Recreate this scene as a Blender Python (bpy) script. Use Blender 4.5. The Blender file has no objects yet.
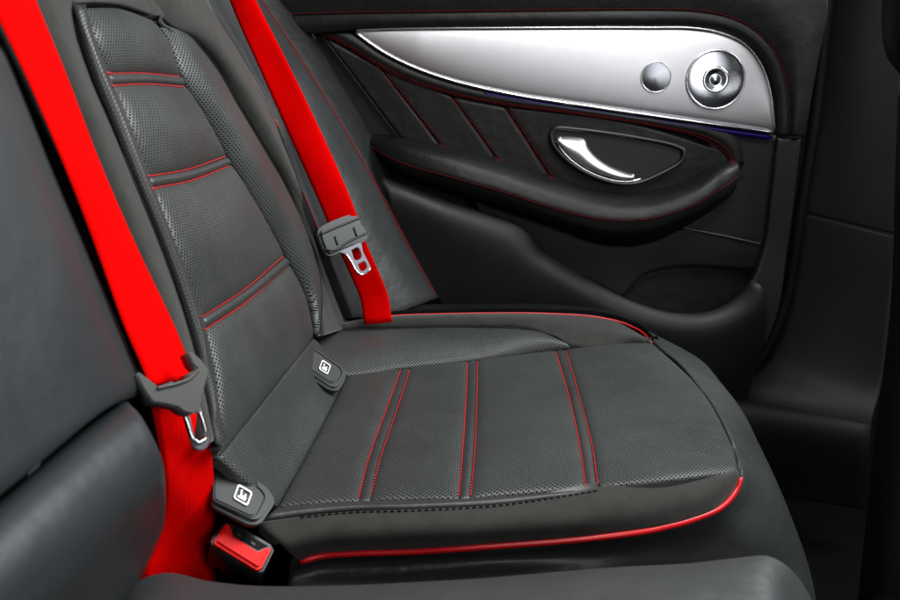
import bpy, bmesh, math, random
import numpy as np
from mathutils import Vector, Matrix
from mathutils.bvhtree import BVHTree
random.seed(3)
R = math.radians
sc = bpy.context.scene
col = sc.collection
# ------------------------------------------------------------------ camera
CAM = Vector((0.0, 0.0, 0.75)); PITCH = R(12.5); YAW = R(2.5)
cd = bpy.data.cameras.new('camera'); cam = bpy.data.objects.new('camera', cd); col.objects.link(cam)
cam.location = CAM; cam.rotation_euler = (R(90) - PITCH, 0, YAW)
cd.sensor_width = 36; cd.lens = 36; cd.clip_start = .02; cd.clip_end = 50
cd.dof.use_dof = True; cd.dof.focus_distance = 1.0; cd.dof.aperture_fstop = 9
sc.camera = cam
# ------------------------------------------------------------------ world and light
w = bpy.data.worlds.new('World'); sc.world = w; w.use_nodes = True
w.node_tree.nodes['Background'].inputs[0].default_value = (.85, .93, 1, 1)
w.node_tree.nodes['Background'].inputs[1].default_value = .055
def area(name, loc, target, sx, sy, e, colr=(1, 1, 1)):
    l = bpy.data.lights.new(name, 'AREA'); l.shape = 'RECTANGLE'; l.size = sx; l.size_y = sy; l.energy = e; l.color = colr
    o = bpy.data.objects.new(name, l); col.objects.link(o); o.location = loc
    o.rotation_euler = (Vector(target) - Vector(loc)).to_track_quat('-Z', 'Y').to_euler()
    return o
area('front_window_light', (1.35, 1.55, 1.75), (-.15, .9, .5), 1.1, .8, 44, (.96, 1, 1))
area('open_door_light', (.80, -.45, 1.02), (.25, 1.2, .7), .8, .55, 7.5, (1, .98, 1))
area('roof_light', (.30, .62, 1.50), (-.12, .85, .5), .6, .6, 13.5, (1, 1, .98))
sc.view_settings.view_transform = 'Standard'; sc.view_settings.look = 'None'
sc.view_settings.exposure = .1; sc.view_settings.gamma = 1
# ------------------------------------------------------------------ from the photograph's pixels to the places where things stand
RM = cam.rotation_euler.to_matrix()
def ray(px, py): return RM @ Vector(((px - 450) / 900, (300 - py) / 900, -1))
def U(px, py, p0, n):
    d = ray(px, py); n = Vector(n); return CAM + d * ((Vector(p0) - CAM).dot(n) / d.dot(n))
ZC = .40; XB = -.20; RAKE = math.atan(.31)
BN = Vector((math.cos(RAKE), 0, math.sin(RAKE)))
def c(px, py, o=0): return U(px, py, (0, 0, ZC + o), (0, 0, 1))                 # cushion
def b(px, py, o=0): return U(px, py, Vector((XB, 0, ZC)) + BN * o, BN)          # backrest
def d(px, py, o=0): return U(px, py, (0, 1.50 - o, 0), (0, 1, 0))               # door
def y(px, py, Y): return U(px, py, (0, Y, 0), (0, 1, 0))
def L(f, pts, o=None): return [f(*(p if len(p) > 2 else (p[0], p[1], o or 0))) for p in pts]
# ------------------------------------------------------------------ helpers
def spl(P, ts=None, n=None):
    P = np.array([tuple(p) for p in P], float)
    if ts is None: ts = np.linspace(0, 1, n)
    if len(P) == 2: return P[0] + (P[1] - P[0]) * ts[:, None]
    E = np.vstack([2 * P[0] - P[1], P, 2 * P[-1] - P[-2]])
    out = []
    K = 24
    for i in range(1, len(E) - 2):
        p0, p1, p2, p3 = E[i-1:i+3]
        t0 = 0; t1 = t0 + max(np.linalg.norm(p1-p0), 1e-9)**.5; t2 = t1 + max(np.linalg.norm(p2-p1), 1e-9)**.5; t3 = t2 + max(np.linalg.norm(p3-p2), 1e-9)**.5
        t = np.linspace(t1, t2, K, endpoint=False)[:, None]
        A1 = (t1-t)/(t1-t0)*p0+(t-t0)/(t1-t0)*p1; A2 = (t2-t)/(t2-t1)*p1+(t-t1)/(t2-t1)*p2; A3 = (t3-t)/(t3-t2)*p2+(t-t2)/(t3-t2)*p3
        B1 = (t2-t)/(t2-t0)*A1+(t-t0)/(t2-t0)*A2; B2 = (t3-t)/(t3-t1)*A2+(t-t1)/(t3-t1)*A3
        out.append((t2-t)/(t2-t1)*B1+(t-t1)/(t2-t1)*B2)
    out.append(P[-1:]); Q = np.vstack(out)
    s = np.r_[0, np.cumsum(np.linalg.norm(np.diff(Q, axis=0), axis=1))]; s /= s[-1]
    return np.stack([np.interp(ts, s, Q[:, k]) for k in range(3)], 1)
def params(length, r, n, lo, hi):
    a = min(r / max(length, 1e-6), .45)
    ed = a * np.array([0, .04, .12, .25, .42, .65])
    t = [0.0] if not lo else list(ed)
    tt = [1.0] if not hi else list(1 - ed[::-1])
    s = a if lo else 1 / n; e = 1 - a if hi else 1 - 1 / n
    return np.array(t + list(np.linspace(s, e, n)) + tt)
SM = {}
def link(name, me, mat, parent=None, smooth=True):
    me.materials.append(mat)
    if smooth:
        for p in me.polygons: p.use_smooth = True
    o = bpy.data.objects.new(name, me); col.objects.link(o)
    if parent:
        o.parent = parent; o.matrix_parent_inverse = parent.matrix_world.inverted()
    return o
def rnd(x): x = np.clip(x, 0, 1); return np.sqrt(1 - (1 - x)**2)
def sheet(name, rows, mat, parent, puff=.004, r=.010, e='lrtb', crown=0, nu=30, nv=24, thick=.008, uv='xy', wrinkle=0):
    """a padded panel lofted through rows of points; e = edges rolled under (l r along a row, t b first and last row)"""
    lu = np.mean([np.linalg.norm(np.diff(spl(r_, n=12), axis=0), axis=1).sum() for r_ in rows])
    mid = [spl(r_, n=3)[1] for r_ in rows]; lv = np.linalg.norm(np.diff(np.array(mid), axis=0), axis=1).sum()
    us = params(lu, r, nu, 'l' in e, 'r' in e); vs = params(lv, r, nv, 't' in e, 'b' in e)
    G = np.stack([spl(r_, us) for r_ in rows], 0)
    G = np.stack([spl(G[:, i], vs) for i in range(len(us))], 1)        # [v,u,3]
    du = np.gradient(G, axis=1); dv = np.gradient(G, axis=0)
    N = np.cross(du, dv); N /= np.maximum(np.linalg.norm(N, axis=2, keepdims=True), 1e-12)
    if ((np.array(CAM) - G) * N).sum() < 0: N = -N
    su = np.concatenate([np.zeros((G.shape[0], 1)), np.cumsum(np.linalg.norm(np.diff(G, axis=1), axis=2), axis=1)], 1)
    sv = np.concatenate([np.zeros((1, G.shape[1])), np.cumsum(np.linalg.norm(np.diff(G, axis=0), axis=2), axis=0)], 0)
    h = np.ones(G.shape[:2])
    if 'l' in e: h *= rnd(su / r)
    if 'r' in e: h *= rnd((su[:, -1:] - su) / r)
    if 't' in e: h *= rnd(sv / r)
    if 'b' in e: h *= rnd((sv[-1:] - sv) / r)
    h = h * puff
    if crown:
        U_, V_ = np.meshgrid(us, vs); h = h + crown * np.sin(np.pi * U_)**.7 * np.sin(np.pi * V_)**.7
    if wrinkle:
        x, z, q = G[..., 0], G[..., 2], G[..., 1]
        h = h + wrinkle * (np.sin(x*31+q*17+1.3) * np.sin(q*23+z*29+.4) + .5 * np.sin(x*67+z*41) * np.sin(q*53+2))
    F = G + N * h[..., None]
    nv_, nu_ = F.shape[:2]
    F0 = F; V = F.reshape(-1, 3).tolist(); faces = []
    idx = lambda j, i: j * nu_ + i
    for j in range(nv_ - 1):
        for i in range(nu_ - 1): faces.append((idx(j, i), idx(j, i+1), idx(j+1, i+1), idx(j+1, i)))
    ring = [(0, i) for i in range(nu_)] + [(j, nu_-1) for j in range(1, nv_)] + [(nv_-1, i) for i in range(nu_-2, -1, -1)] + [(j, 0) for j in range(nv_-2, 0, -1)]
    base = len(V)
    for j, i in ring: V.append((G[j, i] - N[j, i] * thick).tolist())
    m = len(ring)
    for k in range(m):
        a, b_ = idx(*ring[k]), idx(*ring[(k+1) % m]); faces.append((b_, a, base + k, base + (k+1) % m))
    me = bpy.data.meshes.new(name); me.from_pydata(V, [], faces); me.update()
    uvl = me.uv_layers.new(name='uv')
    G_ = G.reshape(-1, 3)
    if uv == 'arc':
        fu_ = np.concatenate([np.zeros((nv_, 1)), np.cumsum(np.linalg.norm(np.diff(F0, axis=1), axis=2), axis=1)], 1)
        fv_ = np.concatenate([np.zeros((1, nu_)), np.cumsum(np.linalg.norm(np.diff(F0, axis=0), axis=2), axis=0)], 0)
        UVs = np.stack([(fu_ - fu_[:, -1:] / 2).ravel(), (fv_ - fv_[-1:] / 2).ravel()], 1) + .5
    else:
        UVs = {'xy': G_[:, :2], 'zy': np.stack([G_[:, 2] / math.cos(RAKE), G_[:, 1]], 1), 'xz': G_[:, ::2]}[uv]
    UVs = np.vstack([UVs, [UVs[j * nu_ + i] for j, i in ring]])
    for lp in me.loops: uvl.data[lp.index].uv = UVs[lp.vertex_index]
    bm = bmesh.new(); bm.from_mesh(me); bmesh.ops.recalc_face_normals(bm, faces=bm.faces)
    bm.faces.ensure_lookup_table(); f = bm.faces[len(bm.faces) // 3]
    if f.normal.dot(CAM - f.calc_center_median()) < 0: bmesh.ops.reverse_faces(bm, faces=bm.faces)
    bm.to_mesh(me); bm.free()
    o_ = link(name, me, mat, parent)
    if mat.name in ('perforated_leather', 'fine_perforated_leather', 'wide_perforated_leather'):
        me.materials.append(M['leather'])
        for p in me.polygons:
            if max(p.vertices) >= base: p.material_index = 1
    return o_
def tube(name, pts, r, mat, parent, n=80, seg=10, closed=False, sample=True, flat=1.0):
    P = spl(list(pts) + ([pts[0]] if closed else []), n=n) if sample else np.array([tuple(p) for p in pts])
    if closed: P = P[:-1]
    m = len(P); V = []; F = []
    T = (np.roll(P, -1, 0) - np.roll(P, 1, 0)) if closed else np.gradient(P, axis=0)
    nrm = Vector((.1, -.6, .8)).normalized()
    for i in range(m):
        t = Vector(T[i]).normalized(); a = (nrm - t * nrm.dot(t)).normalized(); q = t.cross(a)
        k = r if closed or 0 < i < m-1 else r * .6
        for s in range(seg):
            an = 2 * math.pi * s / seg; V.append(Vector(P[i]) + (a * math.cos(an) * flat + q * math.sin(an)) * k)
    for i in range(m if closed else m - 1):
        for s in range(seg):
            F.append((i*seg+s, i*seg+(s+1) % seg, ((i+1) % m)*seg+(s+1) % seg, ((i+1) % m)*seg+s))
    if not closed: F.append(tuple(range(seg))[::-1]); F.append(tuple((m-1)*seg+s for s in range(seg)))
    me = bpy.data.meshes.new(name); me.from_pydata([tuple(v) for v in V], [], F); me.update()
    return link(name, me, mat, parent)
def caster(objs):
    V = []; F = []
    for o in objs:
        k = len(V); V += [o.matrix_world @ v.co if False else v.co.copy() for v in o.data.vertices]
        F += [tuple(i + k for i in p.vertices) for p in o.data.polygons]
    t = BVHTree.FromPolygons(V, F)
    def hit(px, py, lift=0, back=None):
        dr = ray(px, py).normalized(); loc, n, i, dd = t.ray_cast(CAM, dr)
        if loc is None: return None
        if n.dot(dr) > 0: n = -n
        return loc + n * lift, n
    return hit
def on(hit, pts, lift=0, n=60):
    """points of a pixel polyline dropped on the built surface"""
    P = spl([(p[0], p[1], 0) for p in pts], n=n); out = []
    for q in P:
        h = hit(q[0], q[1], lift)
        if h: out.append(h)
    return out
def stitch(name, hit, pts, mat, parent, pitch=.0046, ln=.0034, r=.0007, lift=.0004, slant=.0, n=90):
    hs = on(hit, pts, lift, n)
    if len(hs) < 2: return None
    P = np.array([tuple(h[0]) for h in hs]); Nn = [h[1] for h in hs]
    keep = [0]
    for i in range(1, len(P)):
        if np.linalg.norm(P[i] - P[keep[-1]]) < .06: keep.append(i)
    P = P[keep]; Nn = [Nn[i] for i in keep]
    s = np.r_[0, np.cumsum(np.linalg.norm(np.diff(P, axis=0), axis=1))]
    bm = bmesh.new()
    at = lambda q: Vector([np.interp(q, s, P[:, k]) for k in range(3)])
    k = 0
    while k * pitch + ln < s[-1]:
        a = at(k * pitch); e = at(k * pitch + ln); t = (e - a)
        if t.length < 1e-6: k += 1; continue
        t.normalize(); nn = Nn[min(int(np.searchsorted(s, k * pitch)), len(Nn)-1)]; q = t.cross(nn).normalized()
        a += q * slant; e -= q * slant
        ring = []
        for f, rr, dn in ((0, .45, -.0005), (.25, 1, 0), (.75, 1, 0), (1, .45, -.0005)):
            cpt = a.lerp(e, f) + nn * dn
            ring.append([bm.verts.new(cpt + (nn * math.cos(x) + q * math.sin(x)) * r * rr) for x in [math.pi*2*j/6 for j in range(6)]])
        for u in range(3):
            for j in range(6): bm.faces.new((ring[u][j], ring[u][(j+1) % 6], ring[u+1][(j+1) % 6], ring[u+1][j]))
        bm.faces.new(ring[0][::-1]); bm.faces.new(ring[3]); k += 1
    me = bpy.data.meshes.new(name); bm.to_mesh(me); bm.free()
    return link(name, me, mat, parent)
def prism(name, pts, n, depth, mat, parent, bev=.001, holes=(), smooth=True, dome=0, seg=3):
    """flat outline (3D points) with real thickness behind it and bevelled rims"""
    n = Vector(n).normalized(); bm = bmesh.new()
    pts = [Vector(p) for p in pts]
    if holes:
        es = []
        for lp in [pts] + [[Vector(q) for q in h] for h in holes]:
            vs = [bm.verts.new(p) for p in lp]; es += [bm.edges.new((vs[i], vs[(i+1) % len(vs)])) for i in range(len(vs))]
        bmesh.ops.triangle_fill(bm, edges=es, use_beauty=True, use_dissolve=False, normal=n)
        top = list(bm.faces)
    else:
        top = [bm.faces.new([bm.verts.new(p) for p in pts])]
    for f in top:
        f.normal_update()
        if f.normal.dot(n) < 0: f.normal_flip()
    ret = bmesh.ops.extrude_face_region(bm, geom=top, use_keep_orig=True)
    nv = [g for g in ret['geom'] if isinstance(g, bmesh.types.BMVert)]
    nf = [g for g in ret['geom'] if isinstance(g, bmesh.types.BMFace)]
    # the new copy becomes the back
    for v in nv: v.co -= n * depth
    bmesh.ops.recalc_face_normals(bm, faces=bm.faces)
    if bev:
        topv = set(v for f in top for v in f.verts)
        ed = [e for e in bm.edges if len(e.link_faces) == 2 and all(v in topv for v in e.verts) and abs(e.link_faces[0].normal.dot(e.link_faces[1].normal)) < .5]
        bmesh.ops.bevel(bm, geom=ed, offset=bev, segments=seg, affect='EDGES', clamp_overlap=True)
    me = bpy.data.meshes.new(name); bm.to_mesh(me); bm.free()
    o = link(name, me, mat, parent, smooth=False)
    for p in me.polygons: p.use_smooth = abs(p.normal.dot(n)) < .999
    return o
def smoothloop(pts, n): return [Vector(p) for p in spl(list(pts) + [pts[0]], n=n + 1)[:-1]]
def thing(name, loc, label, cat, group=None):
    o = bpy.data.objects.new(name, None); col.objects.link(o); o.location = loc; o.empty_display_size = .05
    o['label'] = label; o['category'] = cat
    if group: o['group'] = group
    bpy.context.view_layer.update()
    return o
# ------------------------------------------------------------------ materials
def mat(name, base, rough=.5, metal=0, spec=.5, sheen=0, bumps=(), mott=None, perf=None, emis=None, aniso=0, weave=None, dots=None, coat=0, rib=False):
    m = bpy.data.materials.new(name); m.use_nodes = True; nt = m.node_tree; N = nt.nodes; K = nt.links
    bs = N['Principled BSDF']; bs.inputs['Base Color'].default_value = (*base, 1); bs.inputs['Roughness'].default_value = rough
    bs.inputs['Metallic'].default_value = metal; bs.inputs['Specular IOR Level'].default_value = spec
    bs.inputs['Sheen Weight'].default_value = sheen; bs.inputs['Sheen Roughness'].default_value = .4
    bs.inputs['Coat Weight'].default_value = coat
    if emis: bs.inputs['Emission Color'].default_value = (*emis[0], 1); bs.inputs['Emission Strength'].default_value = emis[1]
    tc = N.new('ShaderNodeTexCoord')
    colr = None
    def mix(a, b_, fac, mode='MIX'):
        x = N.new('ShaderNodeMix'); x.data_type = 'RGBA'; x.blend_type = mode
        for s, v in ((6, a), (7, b_)):
            if isinstance(v, tuple): x.inputs[s].default_value = (*v, 1)
            else: K.new(v, x.inputs[s])
        if isinstance(fac, float): x.inputs[0].default_value = fac
        else: K.new(fac, x.inputs[0])
        return x.outputs[2]
    def math_(op, a, b_=None, c_=None, clamp=False):
        x = N.new('ShaderNodeMath'); x.operation = op; x.use_clamp = clamp
        for s, v in enumerate((a, b_, c_)):
            if v is None: continue
            if isinstance(v, (int, float)): x.inputs[s].default_value = v
            else: K.new(v, x.inputs[s])
        return x.outputs[0]
    colr = tuple(base)
    if mott:
        nz = N.new('ShaderNodeTexNoise'); nz.inputs['Scale'].default_value = mott[0]; nz.inputs['Detail'].default_value = 6; nz.inputs['Roughness'].default_value = .6
        K.new(tc.outputs['Object'], nz.inputs['Vector'])
        rp = N.new('ShaderNodeMapRange'); rp.inputs[1].default_value = .35; rp.inputs[2].default_value = .65; K.new(nz.outputs[0], rp.inputs[0])
        colr = mix(tuple(x * (1 - mott[1]) for x in base), tuple(x * (1 + mott[1]) for x in base), rp.outputs[0])
        if len(mott) > 2:
            K.new(math_('MULTIPLY_ADD', rp.outputs[0], mott[2], rough - mott[2] / 2), bs.inputs['Roughness'])
    hprev = None
    def bump(h, strength, dist):
        nonlocal hprev
        x = N.new('ShaderNodeBump'); x.inputs['Strength'].default_value = strength; x.inputs['Distance'].default_value = dist
        K.new(h, x.inputs['Height'])
        if hprev: K.new(hprev, x.inputs['Normal'])
        hprev = x.outputs[0]
    for kind, scale, st, dist in bumps:
        if kind == 'noise':
            t = N.new('ShaderNodeTexNoise'); t.inputs['Scale'].default_value = scale; t.inputs['Detail'].default_value = 4
            K.new(tc.outputs['Object'], t.inputs['Vector']); bump(t.outputs[0], st, dist)
        else:
            t = N.new('ShaderNodeTexVoronoi'); t.inputs['Scale'].default_value = scale; t.feature = 'DISTANCE_TO_EDGE'
            K.new(tc.outputs['Object'], t.inputs['Vector']); h = math_('MINIMUM', t.outputs[0], .12); bump(h, st, dist)
    pf = perf or dots
    if pf:
        pitch, rad, dark = pf
        sclv = N.new('ShaderNodeVectorMath'); sclv.operation = 'SCALE'; sclv.inputs['Scale'].default_value = 1 / pitch
        K.new(tc.outputs['UV'], sclv.inputs[0]); ds = []
        for off in (0, .5):
            a = N.new('ShaderNodeVectorMath'); a.operation = 'ADD'; a.inputs[1].default_value = (off, off, 0); K.new(sclv.outputs[0], a.inputs[0])
            f = N.new('ShaderNodeVectorMath'); f.operation = 'FRACTION'; K.new(a.outputs[0], f.inputs[0])
            s_ = N.new('ShaderNodeVectorMath'); s_.operation = 'SUBTRACT'; s_.inputs[1].default_value = (.5, .5, 0); K.new(f.outputs[0], s_.inputs[0])
            fl = N.new('ShaderNodeVectorMath'); fl.operation = 'MULTIPLY'; fl.inputs[1].default_value = (1, 1, 0); K.new(s_.outputs[0], fl.inputs[0])
            l = N.new('ShaderNodeVectorMath'); l.operation = 'LENGTH'; K.new(fl.outputs[0], l.inputs[0]); ds.append(l.outputs['Value'])
        dm = math_('MINIMUM', *ds)
        mr = N.new('ShaderNodeMapRange'); mr.interpolation_type = 'SMOOTHSTEP'; mr.inputs[1].default_value = rad * .6; mr.inputs[2].default_value = rad * 1.25; K.new(dm, mr.inputs[0])
        colr = mix(tuple(x * dark for x in base), colr, mr.outputs[0])
        K.new(math_('MULTIPLY', mr.outputs[0], spec), bs.inputs['Specular IOR Level'])
        bump(mr.outputs[0], .7 if perf else .12, pitch * .25)
    if rib:   # ribs across the webbing, a tighter selvedge along both sides
        sp = N.new('ShaderNodeSeparateXYZ'); K.new(tc.outputs['UV'], sp.inputs[0])
        rb_ = math_('SINE', math_('MULTIPLY', sp.outputs[1], 2 * math.pi / .0026)); ra = math_('SINE', math_('MULTIPLY', sp.outputs[0], 2 * math.pi / .004))
        hh = math_('MULTIPLY_ADD', rb_, .25, math_('MULTIPLY_ADD', ra, .25, .5)); bump(hh, .3, .0006)
        ed = math_('ABSOLUTE', math_('SUBTRACT', sp.outputs[0], .024)); em = math_('GREATER_THAN', ed, .0205)
        colr = mix(colr, tuple(x * .72 for x in base), em)
        colr = mix(colr, tuple(x * .6 for x in base), math_('MULTIPLY', math_('SUBTRACT', 1.0, hh), .3))
    if weave:
        wv = N.new('ShaderNodeTexWave'); wv.inputs['Scale'].default_value = weave; wv.bands_direction = 'DIAGONAL'
        K.new(tc.outputs['Object'], wv.inputs['Vector']); bump(wv.outputs[1], .35, .0006)
    if not isinstance(colr, tuple): K.new(colr, bs.inputs['Base Color'])
    if hprev: K.new(hprev, bs.inputs['Normal'])
    if aniso:
        bs.inputs['Anisotropic'].default_value = aniso
        tg = N.new('ShaderNodeTangent'); tg.direction_type = 'RADIAL'; tg.axis = 'Y'; K.new(tg.outputs[0], bs.inputs['Tangent'])
    return m
GR = (('vor', 650, .35, .0005), ('noise', 38, .3, .004), ('noise', 11, .3, .010))
M = dict(
    leather=mat('black_nappa_leather', (.030, .033, .033), .40, bumps=GR, mott=(9, .06, .08)),
    perf=mat('perforated_leather', (.042, .0465, .045), .45, spec=.42, bumps=(('noise', 35, .3, .004), ('noise', 10, .35, .010)), mott=(9, .10, .10), perf=(.0050, .185, .22)),
    finep=mat('fine_perforated_leather', (.034, .037, .036), .40, mott=(9, .06, .06), perf=(.0034, .17, .35)),
    widep=mat('wide_perforated_leather', (.040, .044, .0425), .45, spec=.42, bumps=(('noise', 35, .3, .004),), mott=(9, .10, .10), perf=(.0054, .18, .25)),
    suede=mat('suede_fabric', (.029, .029, .0265), .95, spec=.15, sheen=.22, bumps=(('noise', 1500, .4, .0005), ('noise', 30, .2, .003)), mott=(55, .14)),
    smooth=mat('smooth_grey_leather', (.017, .0205, .023), .45, bumps=(('vor', 300, .35, .0006), ('noise', 12, .3, .01)), mott=(5, .07, .08)),
    near=mat('light_grey_leather', (.029, .031, .033), .5, bumps=GR, mott=(6, .06, .06)),
    side=mat('side_leather', (.026, .028, .029), .42, bumps=GR, mott=(7, .06, .08)),
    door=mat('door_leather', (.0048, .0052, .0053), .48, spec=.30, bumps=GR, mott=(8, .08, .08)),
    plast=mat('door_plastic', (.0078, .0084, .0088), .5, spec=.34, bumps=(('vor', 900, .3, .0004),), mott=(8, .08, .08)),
    black=mat('deep_black', (.002, .002, .002), .7, spec=.2),
    carpet=mat('black_carpet', (.003, .003, .0035), 1, spec=.05, bumps=(('noise', 700, .8, .002),)),
    pillar=mat('pillar_plastic', (.012, .0124, .0148), .55, spec=.3, bumps=(('vor', 800, .25, .0004),), mott=(7, .12, .05)),
    red=mat('red_webbing', (.80, .0, .0), .9, spec=.03, rib=True, mott=(30, .05)),
    thread=mat('red_thread', (.38, .012, .012), .6, spec=.3),
    doorthread=mat('dark_red_thread', (.15, .006, .008), .7, spec=.2),
    piping=mat('red_piping', (.55, .006, .010), .35, bumps=(('noise', 500, .2, .0003),)),
    redplast=mat('red_plastic', (.80, .003, .002), .5, spec=.25, bumps=(('noise', 90, .05, .001),)),
    blackplast=mat('black_plastic', (.012, .013, .014), .35, bumps=(('vor', 1100, .25, .0003),)),
    greyplast=mat('grey_plastic', (.048, .049, .046), .45, bumps=(('vor', 1000, .25, .0003),)),
    flap=mat('flap_plastic', (.026, .029, .030), .45, bumps=(('vor', 900, .25, .0003),)),
    white=mat('white_print', (.75, .75, .72), .5),
    alum=mat('brushed_aluminium', (.62, .62, .645), .46, metal=1, dots=(.0030, .22, .72), mott=(60, .03)),
    alum2=mat('satin_aluminium', (.9, .9, .92), .42, metal=1),
    chrome=mat('chrome', (.85, .85, .87), .12, metal=1),
    satin=mat('satin_chrome', (.70, .70, .72), .25, metal=1),
    bez=mat('handle_frame', (.05, .05, .053), .35, metal=.8),
    spk=mat('speaker_metal', (.42, .44, .47), .17, metal=1, aniso=.85),
    twt=mat('tweeter_metal', (.20, .21, .225), .22, metal=1, aniso=.8),
    spk2=mat('speaker_centre', (.55, .57, .60), .22, metal=1),
    steel=mat('buckle_steel', (.13, .13, .15), .45, metal=1),
    glow=mat('ambient_light', (.004, .002, .03), .4, spec=.2, emis=((.02, .0, .5), .05)),
)
# ================================================================== THE SETTING
def box(name, lo, hi, m, parent=None):
    bm = bmesh.new(); bmesh.ops.create_cube(bm, size=1)
    for v in bm.verts: v.co = Vector([lo[k] + (v.co[k] + .5) * (hi[k] - lo[k]) for k in range(3)])
    bmesh.ops.bevel(bm, geom=bm.edges[:], offset=.004, segments=2, affect='EDGES')
    me = bpy.data.meshes.new(name); bm.to_mesh(me); bm.free(); return link(name, me, m, parent, False)
fl = box('floor', (-.6, -.3, -.06), (2.0, 1.70, .0), M['carpet']); fl['kind'] = 'structure'
wl = box('wall', (-.9, 1.66, -.06), (2.2, 1.74, 1.02), M['black']); wl['kind'] = 'structure'
wr = box('wall', (-1.0, -.3, -.06), (-.92, 1.655, 1.02), M['black']); wr['kind'] = 'structure'

# ================================================================== DOOR
DR = thing('door_panel', (.2, 1.5, .3), 'black leather rear door panel with silver inlay, speakers and armrest behind the seat', 'door panel')
dp = []
o = sheet('door_card', [L(d, [(150, -70), (500, -70), (835, -70)], -.03), L(d, [(150, 200), (500, 200), (790, 200)], -.03), L(d, [(150, 460), (450, 460), (735, 460)], -.03)], M['door'], DR, puff=0, thick=.04, uv='xz', nu=10, nv=10); dp.append(o)
AT = [(285, 34), (330, 33), (357, 30), (400, 28), (470, 26.5), (550, 26), (640, 26), (690, 26.5), (722, 31), (748, 43), (766, 66), (775, 95), (777, 135)]
ST = [(262, 16), (300, 15), (357, 13.5), (400, 13), (470, 12), (550, 11), (640, 10), (700, 12), (735, 20), (760, 36), (780, 62), (789, 95), (790, 136)]
OT = [(215, -70), (280, -70), (357, -70), (430, -70), (500, -70), (580, -70), (650, -70), (720, -70), (780, -60), (815, -40), (828, 0), (818, 60), (804, 137)]
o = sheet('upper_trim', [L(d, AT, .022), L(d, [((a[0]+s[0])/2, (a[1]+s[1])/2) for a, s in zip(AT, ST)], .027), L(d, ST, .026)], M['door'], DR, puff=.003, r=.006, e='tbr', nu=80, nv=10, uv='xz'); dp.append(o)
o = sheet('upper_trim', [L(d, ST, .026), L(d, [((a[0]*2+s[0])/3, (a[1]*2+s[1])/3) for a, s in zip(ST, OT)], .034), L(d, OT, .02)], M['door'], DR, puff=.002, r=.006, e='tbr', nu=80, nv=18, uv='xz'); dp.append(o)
# silver inlay
AB = [(355, 31), (368, 41), (388, 54), (420, 69), (460, 82), (520, 95), (600, 107), (690, 120), (775, 132)]
AU = [(355.5, 30.5), (380, 29.5), (430, 28.5), (500, 28), (580, 27.5), (650, 27.5), (692, 28), (722, 33), (746, 45), (763, 68), (771, 95), (775, 131)]
mid = []
A1 = spl([(p[0], p[1], 0) for p in AU], n=60); A2 = spl([(p[0], p[1], 0) for p in AB], n=60)
AUv = [d(p[0], p[1], .024) for p in A1]; ABv = [d(p[0], p[1], .020) for p in A2]
outl = AUv + ABv[::-1][1:-1]
# the inlay as a dense convex skin: columns between upper and lower outline at equal x
def inlay_rows():
    xs = np.unique(np.r_[355.5, 358, 362, np.linspace(368, 700, 60), np.linspace(705, 774.5, 34)])
    up = lambda x: np.interp(x, A1[:, 0], A1[:, 1]); lo = lambda x: np.interp(x, A2[:, 0], A2[:, 1])
    rows = []
    for t in np.linspace(0, 1, 22):
        rows.append([d(x, up(x) * (1 - t) + lo(x) * t, .020 + .007 * math.sin(math.pi * min(max(t, 0), 1))**.5 * min(1, (lo(x) - up(x)) / 40)) for x in xs])
    return rows
rows = inlay_rows()
G = np.array([[tuple(p) for p in r_] for r_ in rows]); nv_, nu_ = G.shape[:2]
V = G.reshape(-1, 3).tolist(); F = [(j*nu_+i, j*nu_+i+1, (j+1)*nu_+i+1, (j+1)*nu_+i) for j in range(nv_-1) for i in range(nu_-1)]
ring = [(0, i) for i in range(nu_)] + [(j, nu_-1) for j in range(1, nv_)] + [(nv_-1, i) for i in range(nu_-2, -1, -1)] + [(j, 0) for j in range(nv_-2, 0, -1)]
bs_ = len(V); V += [[G[j, i][0], G[j, i][1] + .02, G[j, i][2]] for j, i in ring]
F += [(ring[(k+1) % len(ring)][0]*nu_+ring[(k+1) % len(ring)][1], ring[k][0]*nu_+ring[k][1], bs_+k, bs_+(k+1) % len(ring)) for k in range(len(ring))]
me = bpy.data.meshes.new('trim_inlay'); me.from_pydata(V, [], F); me.update(); uvl = me.uv_layers.new(name='uv')
for lp in me.loops: uvl.data[lp.index].uv = (V[lp.vertex_index][0], V[lp.vertex_index][2])
bm = bmesh.new(); bm.from_mesh(me); bmesh.ops.recalc_face_normals(bm, faces=bm.faces); bm.to_mesh(me); bm.free()
if me.polygons[300].normal.y > 0: me.flip_normals()
inlay = link('trim_inlay', me, M['alum'], DR); inlay['label'] = 'silver wing-shaped inlay with fine dot pattern'
tube('inlay_edge', [d(p[0], p[1]+.6, .0215) for p in A2], .0022, M['chrome'], DR, n=120)
tube('inlay_edge', [d(p[0], p[1]-.3, .0245) for p in A1], .0014, M['satin'], DR, n=120)
tube('ambient_light', L(d, [(480, 93), (540, 103.5), (600, 112.5), (690, 126), (772, 137.5)], .0165), .0034, M['glow'], DR, n=60)
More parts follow.
